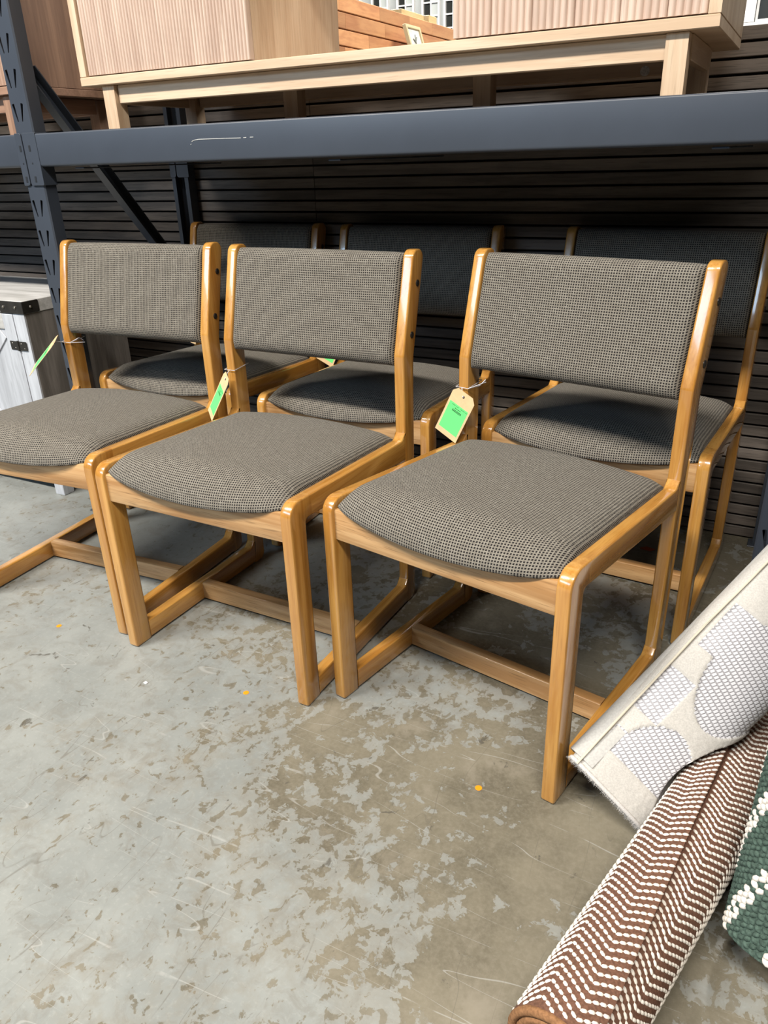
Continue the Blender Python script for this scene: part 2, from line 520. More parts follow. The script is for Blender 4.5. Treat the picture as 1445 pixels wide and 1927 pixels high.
# diagonal and horizontal braces between front and rear uprights
for x in UX:
    xa = x + UW - .034
    for (ya, za, yb, zb) in ((.512, 1.232, 1.052, .575), (.512, .08, 1.052, .40)):
        d = Vector((0, yb - ya, zb - za)); L = d.length; d.normalize(); n = Vector((0, -d.z, d.y))
        prof = [(0, -.017), (.030, -.017), (.030, -.014), (.003, -.014), (.003, .014), (.030, .014), (.030, .017), (0, .017)]
        org = Vector(rk(xa, ya, za))
        v, f = prism(prof, 0, L, lambda a, b, c: tuple(org + Vector((a, 0, 0)) + n * b + d * c), 0)
        link('brace', mesh('brace', v, f), steel, rack)

def beam(x0, x1, yf, yb, front=True):
    prof = fillet([(yf, 1.007), (yb, 1.007), (yb, 1.086), (yf, 1.086)], {0: .007, 1: .004, 2: .004, 3: .004}, 4)
    v, f = prism(prof, x0, x1, lambda a, b, c: rk(c, a, b), 0)
    b = link('beam', mesh('beam', v, f, 35), steel, rack)
    for x, sg in ((x0, -1), (x1, 1)):
        # L-shaped end plate: one leg over the upright's face, one round its side
        px0, px1 = (x - .047, x + .0016) if sg < 0 else (x - .0016, x + .022)
        ys = yf + .002 if front else yb + .0005
        pl = fillet([(px0, .9625), (px1, .9625), (px1, 1.0885), (px0, 1.0885)], {0: .007, 1: .003, 2: .002, 3: .005} if sg < 0 else {0: .003, 1: .008, 2: .006, 3: .002}, 4)
        parts = [prism(pl, ys - .0035, ys + .0, lambda a, b_, c: rk(a, c, b_), .0008)]
        if front:
            xs = x - .003 if sg < 0 else x
            parts.append(box(xs + 1.147 + (.0018 if sg < 0 else .0), xs + 1.147 + .003 + (.0018 if sg < 0 else 0), ys - YB, ys + .040 - YB, .9625, 1.0885, .0008))
        v, f = join(parts)
        p = link('end_plate', mesh('end_plate', v, f), steel, b)
        if front:
            cx = (px0 + .021) if sg < 0 else (px0 + .014)
            for zc, hw, hh in ((1.052, .0032, .0075), (1.0165, .0016, .0022), (.978, .0032, .0075)):
                rbox('lock_slot', cx - hw, cx + hw, ys - .0043, ys - .0030, zc - hh, zc + hh, steel_dark, b, .0005)
    return b
fb = beam(-1.1085, .715, YB - .004, YB + .036)
lb = beam(-3.07, -1.1815, YB - .004, YB + .036)
beam(-1.1085, .715, YW - .052, YW - .042, False)
beam(-3.07, -1.1815, YW - .052, YW - .042, False)
for i, (x0, x1) in enumerate(((-.994, -.963), (-.235, -.205), (.532, .561), (-2.9, -2.87), (-2.1, -2.07))):
    rbox('deck_support', x0, x1, YB + .005, YW - .05, 1.000, 1.0035, steel)
v, f = join([tube([rk(-.594, YB - .0042, 1.0495), rk(-.588, YB - .0042, 1.0525), rk(-.572, YB - .0042, 1.0538), rk(-.53, YB - .0042, 1.0535), rk(-.453, YB - .0042, 1.0525)], .00075, 5),
             tube([rk(-.446, YB - .0042, 1.0528), rk(-.438, YB - .0042, 1.0529)], .0007, 5), tube([rk(-.428, YB - .0042, 1.053), rk(-.419, YB - .0042, 1.053)], .0007, 5),
             tube([rk(-.598, YB - .0042, 1.044), rk(-.5955, YB - .0042, 1.0445)], .0007, 5)])
link('scratch', mesh('scratch', v, f, 60), scratch_m, fb)
rbox('shelf_board', -1.10, .71, YB + .037, YW - .055, 1.068, 1.0855, deck_m)
for x0 in (-2.72, -2.26, -1.74, -1.30):
    rbox('deck_bar', x0, x0 + .03, YB + .037, YW - .055, 1.068, 1.0855, steel)

# ------------------------------------------------------------------ media consoles on the shelf
def console(name, label, loc, mats):
    mx, my, mz, mf = mats
    t = thing(name, label, 'console', loc, 0, 'fluted media consoles on the rack')
    Wc, Dp = 1.514, .412
    z0 = .1035
    P = lambda n, *a, mat=mx, par=t, bev=.0015: boxm(n, *a, mat, par, bev)
    P('base_board', 0, Wc, 0, Dp, z0, z0 + .020)
    P('top_board', 0, Wc, 0, Dp, .52, .54)
    P('side_panel', 0, .021, 0.001, Dp, z0 + .020, .52, mat=mz)
    P('side_panel', Wc - .021, Wc, 0.001, Dp, z0 + .020, .52, mat=mz)
    P('divider', .5085, .5268, .0255, Dp, z0 + .020, .52, mat=mz)
    P('divider', 1.0175, 1.0355, .0255, Dp, z0 + .020, .52, mat=mz)
    P('back_panel', .021, .508, Dp - .008, Dp - .002, z0 + .021, .519, mat=mz)
    P('back_panel', 1.036, Wc - .021, Dp - .008, Dp - .002, z0 + .021, .519, mat=mz)
    P('apron', .10, Wc - .08, .0235, .0415, z0 - .042, z0 - .0005)
    P('apron', .10, Wc - .08, .336, .354, z0 - .042, z0 - .0005)
    P('side_apron', .064, .082, .051, .31, z0 - .042, z0 - .0005, mat=my)
    P('side_apron', Wc - .064, Wc - .046, .051, .31, z0 - .042, z0 - .0005, mat=my)
    for (xa, ya) in ((.058, .0125), (.058, .320), (1.4265, .0125), (1.4265, .320)):
        P('leg', xa, xa + .0385, ya, ya + .038, 0, z0 - .0003, mat=mz)
    for xa in (.486, .993):
        P('leg', xa, xa + .041, .19, .228, 0, z0 - .0003, mat=mz)
    def fluted(x0, x1, pitch):
        n = max(2, round((x1 - x0) / pitch)); pts = []
        for i in range(n):
            xa = x0 + (x1 - x0) * i / n; w = (x1 - x0) / n
            for q in range(6):
                s = q / 6
                pts.append((xa + w * s, .011 - .0040 * math.sin(math.pi * s) ** .7))
        pts.append((x1, .011)); pts += [(x1, .024), (x0, .024)]
        return prism(pts, z0 + .0235, .515, lambda a, b, c: (a, b, c), 0)
    v, f = fluted(.0225, .5270, .0094)
    link('fluted_door', mesh('fluted_door', v, f, 50), mf, t)
    seams = [1.0185, 1.098, 1.179, 1.260, 1.342, 1.424, 1.4915]
    for a, b in zip(seams[:-1], seams[1:]):
        v, f = fluted(a + .0006, b - .0006, .0135)
        link('fluted_board', mesh('fluted_board', v, f, 50), mf, t)
    return t
c1 = console('media_console', 'pale oak media console with fluted doors on the shelf above the chairs', (-1.005, .56, 1.0858), (con_x, con_y, con_z, con_f))
v, f = disc((1.335, .0395, .083), (0, -1, 0), .010, .0006, 20)
link('round_sticker', mesh('round_sticker', v, f), plain('sticker_paper', (.75, .72, .68), .6, var=.25, vscale=220), c1).location = (0, .296, -.012)
c2 = console('media_console', 'brown walnut media console partly hidden behind the left rack upright', (-1.255 - 1.514, .575, 1.0858), (wal_x, wal_y, wal_z, wal_f))

# ------------------------------------------------------------------ grey sideboard in the left bay
sb = thing('sideboard', 'weathered grey barn-door sideboard with black metal corner straps at left', 'sideboard', (-1.366, .519, 0))
def sbx(n, *a, mat=gray_z, par=sb, bev=.0015): return boxm(n, *a, mat, par, bev)
SW = 1.15
sbx('body', -SW, 0, .004, .395, .053, .602, mat=gray_side_shaded)
sbx('top', -SW - .003, .003, -.003, .398, .6025, .641, mat=gray_x)
sbx('side_stile', -.0495, -.0006, -.002, .0038, .054, .602)
sbx('bottom_rail', -SW, -.0505, -.002, .0038, .054, .090, mat=gray_x)
for q in range(2):
    xr = -.0515 - q * .54
    dr = sbx('door', xr - .535, xr, .0005, .0036, .093, .600)
    sbx('door_stile', xr - .048, xr, -.004, .0004, .093, .600, par=dr)
    sbx('door_stile', xr - .535, xr - .487, -.004, .0004, .093, .600, par=dr)
    sbx('door_rail', xr - .4865, xr - .0485, -.004, .0004, .552, .600, mat=gray_x, par=dr)
    sbx('door_rail', xr - .4865, xr - .0485, -.004, .0004, .093, .141, mat=gray_x, par=dr)
    dx, dz = .43, .405
    L = math.hypot(dx, dz); ux, uz = dx / L, dz / L
    for sg in (1, -1):
        c_ = Vector((xr - .2675, 0, .3465))
        e = Vector((ux, 0, uz * sg)); n_ = Vector((-uz * sg, 0, ux))
        q4 = [c_ - e * (L / 2 - .016) - n_ * .018, c_ + e * (L / 2 - .016) - n_ * .018, c_ + e * (L / 2 - .016) + n_ * .018, c_ - e * (L / 2 - .016) + n_ * .018]
        vv, ff = prism([(p.x, p.z) for p in q4], -.0035 - .0003 * sg, .0004, lambda a, b, c: (a, c, b), .001, seg=1)
        link('cross_brace', mesh('cross_brace', vv, ff), gray_z, dr)
    for zc in (.504, .20):
        xh = xr + .001
        h = sbx('hinge', xh - .036, xh + .036, -.0062, -.0042, zc - .014, zc + .014, mat=black_m, bev=.0008)
        vv, ff = tube([(xh, -.0068, zc - .016), (xh, -.0068, zc + .016)], .0032, 8)
        link('hinge_pin', mesh('hinge_pin', vv, ff, 40), black_m, h)
        for sx_ in (-1, 1):
            for k in (0, 1):
                vv, ff = disc((xh + sx_ * (.014 + .012 * k), -.0062, zc + (.007 if k == 0 else -.007) * sx_), (0, -1, 0), .002, .0008, 8)
                link('screw', mesh('screw', vv, ff), rivet_m, h)
for (xc, sg) in ((.003, 1), (-SW - .003, -1)):
    xa, xb = (xc - .103, xc + .0016) if sg > 0 else (xc - .0016, xc + .103)
    parts = [box(xa, xb, -.0055, -.0030, .6035, .640, .0006)]
    xs = (xc, xc + .0022) if sg > 0 else (xc - .0022, xc)
    parts.append(prism(fillet([(-.0055, .6035), (.055, .6035), (.055, .640), (-.0055, .640)], {1: .005, 2: .005}, 3), xs[0], xs[1], lambda a, b, c: (c, a, b), .0006))
    vv, ff = join(parts)
    br = link('corner_strap', mesh('corner_strap', vv, ff), black_m, sb)
    for xr_ in (.032, .084):
        vv, ff = disc((xc - sg * xr_, -.0055, .622), (0, -1, 0), .0048, .003, 12)
        link('rivet', mesh('rivet', vv, ff, 50), rivet_m, br)
    vv, ff = disc((xs[1] if sg > 0 else xs[0], .024, .622), (sg, 0, 0), .0048, .003, 12)
    link('rivet', mesh('rivet', vv, ff, 50), rivet_m, br)
for xa in (-.041, -SW):
    for ya in (-.001, .354):
        sbx('leg', xa, xa + .041, ya, ya + .041, 0, .0528)

# ------------------------------------------------------------------ chairs
W, T = .4948, .0249
pA, pB, pC, pD = (0, 0), (-.002, .45), (.4482, .4267), (.4494, .6142)
pE, pF, pG, pH = (.5048, .827), (.5552, .827), (.497, .6002), (.4886, 0)
pI, pJ, pK, pL = (.4487, .0502), (.4478, .3776), (.0454, .4048), (.047, .0482)
VS = .066
def lerp2(a, b, v): 
    t = (v - a[0]) / (b[0] - a[0]); return (v, a[1] + (b[1] - a[1]) * t)
railtop = lambda v: .45 - (.45 - .4267) * (v + .002) / .4502

def chair_proto():
    t = thing('oak_chair', '-', 'chair')
    leg = fillet([(0.0, 0), pB, lerp2(pB, pC, VS), lerp2(pK, pJ, VS), pK, (.0473, 0)], {0: .007, 1: .030, 4: .019, 5: .002}, 6)
    rail = [lerp2(pB, pC, VS), pC, pJ, lerp2(pK, pJ, VS)]
    pC1 = (pC[0] - .012, railtop(pC[0] - .012)); pC2 = (pC[0], pC[1] + .013)
    rail = [lerp2(pB, pC, VS), lerp2(pB, pC, .434), (.4484, .4415), (.4490, .4415), (.4490, .3775), lerp2(pK, pJ, VS)]
    rail = fillet(rail, {1: .016}, 5)
    post = fillet([(.4488, .0), pH, pG, pF, pE, pD, (.4486, .30)], {1: .030, 2: .05, 3: .023, 4: .021, 5: .03}, 7)
    frail = fillet([(.0470, .0035), (.4490, .0035), (.4490, .064), (.4482, .064), (.4350, .0500), (.0470, .0482)], {4: .014}, 5)
    for u0, u1 in ((0, T), (W - T, W)):
        m = lambda a, b, c: (c, a, b)
        for nm, poly, mat, flat in (
            ('front_leg', leg, oak[2], lambda q: abs(q.x - VS) < 1e-4),
            ('seat_rail', rail, oak[1], lambda q: abs(q.x - VS) < 1e-4 or q.x > .4482),
            ('back_post', post, oak[2], lambda q: q.x < .4489 and q.y < .05),
            ('floor_rail', frail, oak[1], lambda q: q.x < .0471 or q.x > .4480)):
            v, f = prism(poly, u0, u1, m, .0038, flat, 3)
            link(nm, mesh(nm, v, f, 30), mat, t)
    v, f = prism(fillet([(.006, .3668), (.028, .3668), (.028, .428), (.006, .428)], {0: .003, 3: .003}, 2), T, W - T, lambda a, b, c: (c, a, b), 0)
    link('front_apron', mesh('front_apron', v, f, 30), oak_pale, t)
    v, f = prism([(.425, .36), (.445, .36), (.445, .415), (.425, .415)], T, W - T, lambda a, b, c: (c, a, b), 0)
    link('rear_apron', mesh('rear_apron', v, f, 30), oak_pale, t)
    v, f = prism(fillet([(.2335, .0065), (.259, .0065), (.259, .0497), (.2335, .0497)], {2: .003, 3: .003}, 3), T, W - T, lambda a, b, c: (c, a, b), 0)
    link('stretcher', mesh('stretcher', v, f, 30), oak_pale, t)
    for u, sg in ((W, 1), (0, -1)):
        for (vv_, zz_) in ((.5185, .7585), (.4885, .6540)):
            v, f = disc((u - sg * .0005, vv_, zz_), (sg, 0, 0), .0072, .0030, 16)
            link('screw_cap', mesh('screw_cap', v, f, 40), cap_m, t)
    # upholstered seat
    NS, NV = 44, 44
    prof = lambda d, r: math.sqrt(max(0, 1 - (1 - min(max(d, 0) / r, 1)) ** 2))
    us0, us1 = T + .0012, W - T - .0012
    hw = (us1 - us0) / 2
    def side(top):
        g = []
        for j in range(NV + 1):
            tt = .5 - .5 * math.cos(math.pi * j / NV)
            row = []
            for i in range(NS + 1):
                s = -math.cos(math.pi * i / NS)
                u_ = (us0 + us1) / 2 + hw * s
                cv = 1 - s * s
                vf = .004 - .017 * cv + .010 * abs(s) ** 10
                vb = .4475 - .004 * abs(s) ** 8
                v_ = vf + (vb - vf) * tt
                k = max(0, 1 - tt / .16) ** 1.5
                zr = (railtop(v_) - .003) * (1 - k) + (.433 - .021 * cv) * k
                ds = (1 - abs(s)) * hw; df = v_ - vf; db = vb - v_
                if top:
                    h = (.0175 + .0165 * cv) + .012 * k * cv
                    z_ = zr + h * prof(ds, .034) * prof(df, .070) * prof(db, .038)
                else:
                    z_ = zr - .010 * prof(ds, .01) * prof(df, .02) * prof(db, .02)
                row.append((u_, v_, z_))
            g.append(row)
        return g
    tg, bg = side(True), side(False)
    vs = [p for r_ in tg for p in r_]; n = NS + 1; fs = []; uvs = []
    uvv = []
    for j in range(NV + 1):
        for i in range(NS + 1):
            if j == 0: a = 0.0
            else:
                p, q = Vector(tg[j][i]), Vector(tg[j - 1][i]); a = uvv[(j - 1) * n + i][1] + math.hypot(p.y - q.y, p.z - q.z)
            uvv.append((tg[j][i][0], a))
    for j in range(NV):
        for i in range(NS):
            fs.append((j * n + i, j * n + i + 1, (j + 1) * n + i + 1, (j + 1) * n + i))
    off = len(vs)
    vs += [p for r_ in bg for p in r_]; uvv += [(p[0], p[1]) for r_ in bg for p in r_]
    for j in range(NV):
        for i in range(NS):
            fs.append((off + j * n + i, off + (j + 1) * n + i, off + (j + 1) * n + i + 1, off + j * n + i + 1))
    o = link('seat', uvmesh('seat', vs, fs, uvv), fabric, t)
    # upholstered backrest
    dv, dz = .252, .968
    NQ, NS2 = 36, 44
    q0, q1 = -.0205, .2175
    def bpt(s, q, e):
        a = q0 + (q1 - q0) * q
        return ((us0 + us1) / 2 + hw * s, pD[0] + dv * a - dz * e, pD[1] + dz * a + dv * e)
    vs = []; uvv = []; fs = []
    for sd in (1, 0):
        off = len(vs)
        for j in range(NQ + 1):
            q = .5 - .5 * math.cos(math.pi * j / NQ)
            for i in range(NS2 + 1):
                s = -math.cos(math.pi * i / NS2)
                ds = (1 - abs(s)) * hw; dq = min(q, 1 - q) * (q1 - q0)
                cr = .0035 * (1 - s * s)
                qq = q + (.004 * (1 - s * s) - .007 * abs(s) ** 12) * (1 if q > .5 else 0) * ((q - .5) * 2) ** 4
                if sd: e = -.016 + (.021 + cr) * prof(ds, .014) * prof(dq, .030)
                else: e = -.016 - .024 * prof(ds, .018) * prof(dq, .026)
                vs.append(bpt(s, qq, e)); p_ = vs[-1]; r_ = vs[-(NS2 + 2)] if j else p_
                uvv.append((p_[0] + .3, (uvv[-(NS2 + 1)][1] if j else 0) + math.hypot(p_[1] - r_[1], p_[2] - r_[2])))
        n = NS2 + 1
        for j in range(NQ):
            for i in range(NS2):
                a, b, c, d = off + j * n + i, off + j * n + i + 1, off + (j + 1) * n + i + 1, off + (j + 1) * n + i
                fs.append((a, b, c, d) if sd else (a, d, c, b))
    link('backrest', uvmesh('backrest', vs, fs, uvv), fabric, t)
    return t

def uvmesh(name, vs, fs, uvv):
    me = bpy.data.meshes.new(name)
    me.from_pydata(vs, [], fs)
    ul = me.uv_layers.new(name='UVMap')
    for lp in me.loops: ul.data[lp.index].uv = uvv[lp.vertex_index]
    bm = bmesh.new(); bm.from_mesh(me)
    bmesh.ops.remove_doubles(bm, verts=bm.verts, dist=1e-5)
    bmesh.ops.recalc_face_normals(bm, faces=bm.faces)
    bm.to_mesh(me); bm.free()
    for p in me.polygons: p.use_smooth = True
    return me

POSE = {'C': (0.0, 0.0, -.19338), 'B': (-.52465, -.04652, -.02131), 'A': (-1.05338, -.04658, .05257),
        'E': (-.51059, .50178, .02711), 'D': (-1.1025, .52085, .01463), 'F': (.11849, .50405, -.06904)}
LAB = {'A': 'golden oak chair at left of the front row, seat cut off by the picture edge',
       'B': 'golden oak chair in the middle of the front row with grey-brown woven upholstery',
       'C': 'nearest golden oak chair, right of the front row, beside the rolled rugs',
       'D': 'shaded oak chair in the back row behind the left front chair',
       'E': 'shaded oak chair in the middle of the back row under the shelf',
       'F': 'shaded oak chair at right of the back row, against the slat wall'}
proto = chair_proto()
chairs = {}
for i, k in enumerate('CBAEDF'):
    o = proto if i == 0 else copy_tree(proto)
    x, y, a = POSE[k]
    o.location = (x, y, 0); o.rotation_euler = (0, 0, a)
    tag(o, LAB[k], 'chair', 'oak chairs in two rows under the rack')
    chairs[k] = o

def cw(k, u, v, z):
    x, y, a = POSE[k]
    return Vector((x + math.cos(a) * u - math.sin(a) * v, y + math.sin(a) * u + math.cos(a) * v, z))

# ------------------------------------------------------------------ price tags
def price_tag(label, k, top, lv, wv, loop_z, knot=None):
    """top = middle of the top edge, lv = vector down the card, wv = vector across, chair coordinates"""
    t0 = cw(k, *top)
    ax, ay, _ = POSE[k][0], POSE[k][1], 0
    rot = Matrix.Rotation(POSE[k][2], 3, 'Z')
    L, Wd = rot @ Vector(lv), rot @ Vector(wv)
    Wd = Wd - L.normalized() * Wd.dot(L.normalized())
    nrm = L.cross(Wd).normalized()
    if nrm.dot(CO - t0) < 0: nrm = -nrm
    root = thing('price_tag', label, 'price tag', tuple(t0), 0, 'manila price tags on the chairs')
    P = lambda a, b, h=0: tuple(L * b + Wd * a + nrm * h)
    ch = .16
    poly = [(-.5 + ch, 0), (.5 - ch, 0), (.5, ch * .62), (.5, 1), (-.5, 1), (-.5, ch * .62)]
    def slab(pl, h0, h1):
        n = len(pl)
        v = [P(a, b, h0) for a, b in pl] + [P(a, b, h1) for a, b in pl]
        f = [tuple(range(n)), tuple(range(n, 2 * n))] + [(i, (i + 1) % n, n + (i + 1) % n, n + i) for i in range(n)]
        return v, f
    v, f = slab(poly, -.0004, .0004)
    card = link('card', mesh('card', v, f), tan_m, root)
    v, f = disc(P(0, .095, .0004), nrm, .0030, .0003, 12)
    link('hole', mesh('hole', v, f), cap_m, card)
    v, f = slab([(-.42, .30), (.42, .30), (.42, .89), (-.42, .89)], .0004, .0006)
    st = link('sticker', mesh('sticker', v, f), green_m, root)
    q = [slab([(-.30 + .20 * i, .335), (-.30 + .20 * i + w_, .335), (-.30 + .20 * i + w_, .344), (-.30 + .20 * i, .344)], .0006, .0007) for i, w_ in enumerate((.17, .12, .18, .10))]
    q += [slab([(-.12 + .07 * i, .375), (-.075 + .07 * i, .375), (-.075 + .07 * i, .392), (-.12 + .07 * i, .392)], .0006, .0007) for i in range(4)]
    xs = -.19
    for i, w_ in enumerate((.034, .026, .040, .026, .034, .040, .026, .034)):
        q.append(slab([(xs, .415), (xs + w_, .415), (xs + w_, .462), (xs, .462)], .0006, .0007)); xs += w_ + .019
    v, f = join(q)
    link('print', mesh('print', v, f), ink_m, st)
    hole = Vector(P(0, .095, .001))
    g = .0030
    z1 = loop_z
    ring = [(-g, .448 - g, z1), (T + g, .448 - g, z1), (T + g, .498 + g, z1 + .006), (-g, .498 + g, z1 + .006)]
    ring = [cw(k, *p) - t0 for p in ring]
    v1 = tube(ring, .0009, 6, True)
    kn = ring[0].lerp(ring[1], .5)
    v2 = tube([kn, kn.lerp(hole, .5) + nrm * .002, hole + nrm * .0012, hole - nrm * .001], .0009, 6)
    parts = [v1, v2]
    if knot is not None:
        kk = [cw(k, *p) - t0 for p in knot]
        parts.append(tube([ring[1]] + kk, .0009, 6))
        parts.append(tube([ring[1], kk[-1] + Vector((0, .003, -.006))], .0008, 6))
    v, f = join(parts)
    link('string', mesh('string', v, f, 60), string_m, root)
    return root

price_tag('manila price tag with green sticker facing forward on the nearest chair', 'C',
          (.0330, .428, .5430), (-.0455, -.010, -.1010), (.060, -.002, -.0165), .548, [(.045, .465, .553), (.056, .470, .566)])
price_tag('slim-looking turned price tag with green sticker on the middle front chair', 'B',
          (.0250, .420, .5340), (-.0630, -.010, -.1070), (.0530, -.026, .0150), .540)
price_tag('price tag sticking out sideways from the leftmost front chair', 'A',
          (.0150, .412, .5820), (-.1130, -.004, -.0940), (.0270, -.0450, -.0160), .566, [(.040, .47, .576), (.049, .475, .568)])
price_tag('dim green price tag hanging on the middle back-row chair', 'E',
          (.0130, .428, .5320), (-.0455, -.010, -.1010), (.060, -.002, -.0165), .537)
price_tag('dim price tag on the back-row left chair, only a corner showing', 'D',
          (.0300, .428, .5560), (-.0300, -.010, -.1040), (.060, -.002, -.0165), .560)

# ------------------------------------------------------------------ floor stickers and scraps
for (x, y), lb_ in (((-.742, -.059), 'small orange dot sticker on the floor left of the front chairs'),
                    ((-.174, -.072), 'small orange dot sticker on the floor by the middle front chair'),
                    ((.357, -.111), 'small orange dot sticker on the floor before the nearest chair')):
    v, f = disc((0, 0, 0), (0, 0, 1), .0062, .0004, 20)
    o = link('floor_sticker', mesh('floor_sticker', v, f), orange_m); o.location = (x, y, .0003)
    tag(o, lb_, 'sticker', 'orange floor stickers')
v, f = prism(fillet([(-.022, -.006), (.010, -.012), (.024, .004), (-.004, .013)], {0: .004, 1: .004, 2: .004, 3: .004}, 3), 0, .0008, lambda a, b, c: (a, b, c), 0)
o = link('paper_scrap', mesh('paper_scrap', v, f), rust_m); o.location = (.461, .913, .0004)
tag(o, 'rust-coloured paper scrap on the floor under the right back chair', 'scrap')
v, f = prism(fillet([(-.005, -.003), (.004, -.004), (.006, .002), (-.002, .004)], {0: .002, 1: .002, 2: .002, 3: .002}, 3), 0, .0015, lambda a, b, c: (a, b, c), .0004)
o = link('paint_chip', mesh('paint_chip', v, f), white_m); o.location = (-.391, -.137, .0002)
tag(o, 'tiny white chip on the floor in front of the middle chair', 'chip')

# ------------------------------------------------------------------ rolled rugs
def frame3(axis, ref):
    e3 = Vector(axis).normalized(); e1 = Vector(ref) - e3 * Vector(ref).dot(e3); e1.normalize()
    return e1, e3.cross(e1), e3

def spiral_roll(name, mat, parent, org, e1, e2, e3, r0, R1, turns, th, a_end, L, nseg=40, tw=None, sq=None):
    """rolled sheet: r grows from r0 to R1; a_end = angle of the loose outer edge"""
    N = int(turns * nseg)
    pts_o = []; pts_i = []
    for i in range(N + 1):
        t = i / N
        an = a_end - 2 * math.pi * turns * (1 - t)
        rr = r0 + (R1 - r0) * t
        pts_o.append((rr * math.cos(an), rr * math.sin(an)))
        pts_i.append(((rr - th) * math.cos(an), (rr - th) * math.sin(an)))
    prof = pts_o + pts_i[::-1]
    M = len(prof); ks = [0, L] if tw is None else [L * k / 40 for k in range(41)]
    tw = tw or (lambda l: 0.0); sq = sq or (lambda l: 1.0)
    v = []; f = []
    for kz in ks:
        ct, st_ = math.cos(tw(kz)), math.sin(tw(kz))
        for a, b in prof: up_ = a * ct - b * st_; v.append(org + e1 * (up_ * (sq(kz) if up_ > 0 else 1)) + e2 * (a * st_ + b * ct) + e3 * kz)
    for kk in range(len(ks) - 1):
        for i in range(M):
            j = (i + 1) % M
            f.append((kk * M + i, kk * M + j, (kk + 1) * M + j, (kk + 1) * M + i))
    for base in (0, (len(ks) - 1) * M):
        for i in range(N):
            f.append((base + i, base + i + 1, base + M - 2 - i, base + M - 1 - i))
    return link(name, mesh(name, v, f, 35), mat, parent), [(a, b) for a, b in pts_o], [((a + c) / 2, (b + d) / 2) for (a, b), (c, d) in zip(pts_o, pts_i)]

def lumps(items, seg=6, rings=3):
    """list of (centre, tangent, binormal, normal, a, b, h) half-ellipsoid lumps -> verts, faces"""
    v = []; f = []
    for c, t, b, n, ra, rb, h in items:
        o = len(v)
        for k in range(rings):
            ph = (math.pi / 2) * k / rings
            cr, sr = math.cos(ph), math.sin(ph)
            for q in range(seg):
                an = 2 * math.pi * q / seg
                v.append(c + t * (ra * cr * math.cos(an)) + b * (rb * cr * math.sin(an)) + n * (h * sr))
        v.append(c + n * h)
        for k in range(rings - 1):
            for q in range(seg):
                f.append((o + k * seg + q, o + k * seg + (q + 1) % seg, o + (k + 1) * seg + (q + 1) % seg, o + (k + 1) * seg + q))
        for q in range(seg):
            f.append((o + (rings - 1) * seg + q, o + (rings - 1) * seg + (q + 1) % seg, o + rings * seg))
    return v, f

# --- brown and white herringbone rug lying on the floor
brown_m = plain('brown_yarn', (.160, .080, .052), .9, .15, var=.25, vscale=300)
brown_edge = plain('brown_binding', (.27, .135, .062), .9, .15, var=.25, vscale=260)
cream_m = plain('cream_yarn', (.80, .74, .66), .85, .2, var=.08, vscale=300)
rug2 = thing('rolled_rug', 'rolled brown and white herringbone rug lying on the floor at bottom right', 'rug', (.6095, -.523, .0705), 0, 'rolled rugs')
e1, e2, e3 = frame3((.245, .9695, 0.0), (0, 0, 1))
e2 = e3.cross(e1)
RR = .0700
Zv = Vector((0, 0, 0))
TW2 = lambda l: R(56) * max(0.0, 1 - l / .64)
def SQ2(l):
    t = max(0.0, min(1.0, (l - .36) / .14)); return 1 - .12 * t * t * (3 - 2 * t)
_, po, pm = spiral_roll('roll', brown_m, rug2, Zv, e1, e2, e3, .021, RR, 4.6, .0100, R(-22), 1.35, tw=TW2, sq=SQ2)
ct, st_ = math.cos(TW2(0)), math.sin(TW2(0))
v, f = tube([e1 * (a * ct - b * st_) + e2 * (a * st_ + b * ct) - e3 * .0015 for a, b in pm], .0058, 8)
link('binding', mesh('binding', v, f, 60), brown_edge, rug2)
items = []
A_END = R(-22)
ns = int(2 * math.pi * RR / .0078)
for j in range(ns):
    an = A_END - .05 - j * (.0078 / RR)
    if an < A_END - 2 * math.pi + .05: break
    rr = RR + (.021 - RR) / (4.6 * 2 * math.pi) * (A_END - an)
    s = (A_END - an) * RR
    per = .094
    ph = (s / per + .18) % 1.0
    up = ph < .5
    zig = (abs(ph - .5) * 2) * per * .5
    for i in range(-8, 94):
        a = i * .0122 + zig * .62
        if a < .004 or a > .78: continue
        aw = an + TW2(a)
        N_ = e1 * math.cos(aw) + e2 * math.sin(aw)
        Tn = (-e1 * math.sin(aw) + e2 * math.cos(aw))
        d = (e3 * (.62 if up else -.62) + Tn * 1.0).normalized()
        b_ = N_.cross(d)
        ups = math.cos(aw); N0 = e1 * (ups * (SQ2(a) if ups > 0 else 1)) + e2 * math.sin(aw)
        items.append((N0 * (rr - .0006) + e3 * (a + random.uniform(-.0004, .0004)), d, b_, N_, .0050, .0027, .0024))
v, f = lumps(items, 6, 2)
o = link('stitches', mesh('stitches', v, f, 180, False), cream_m, rug2)
o['kind'] = 'stuff'

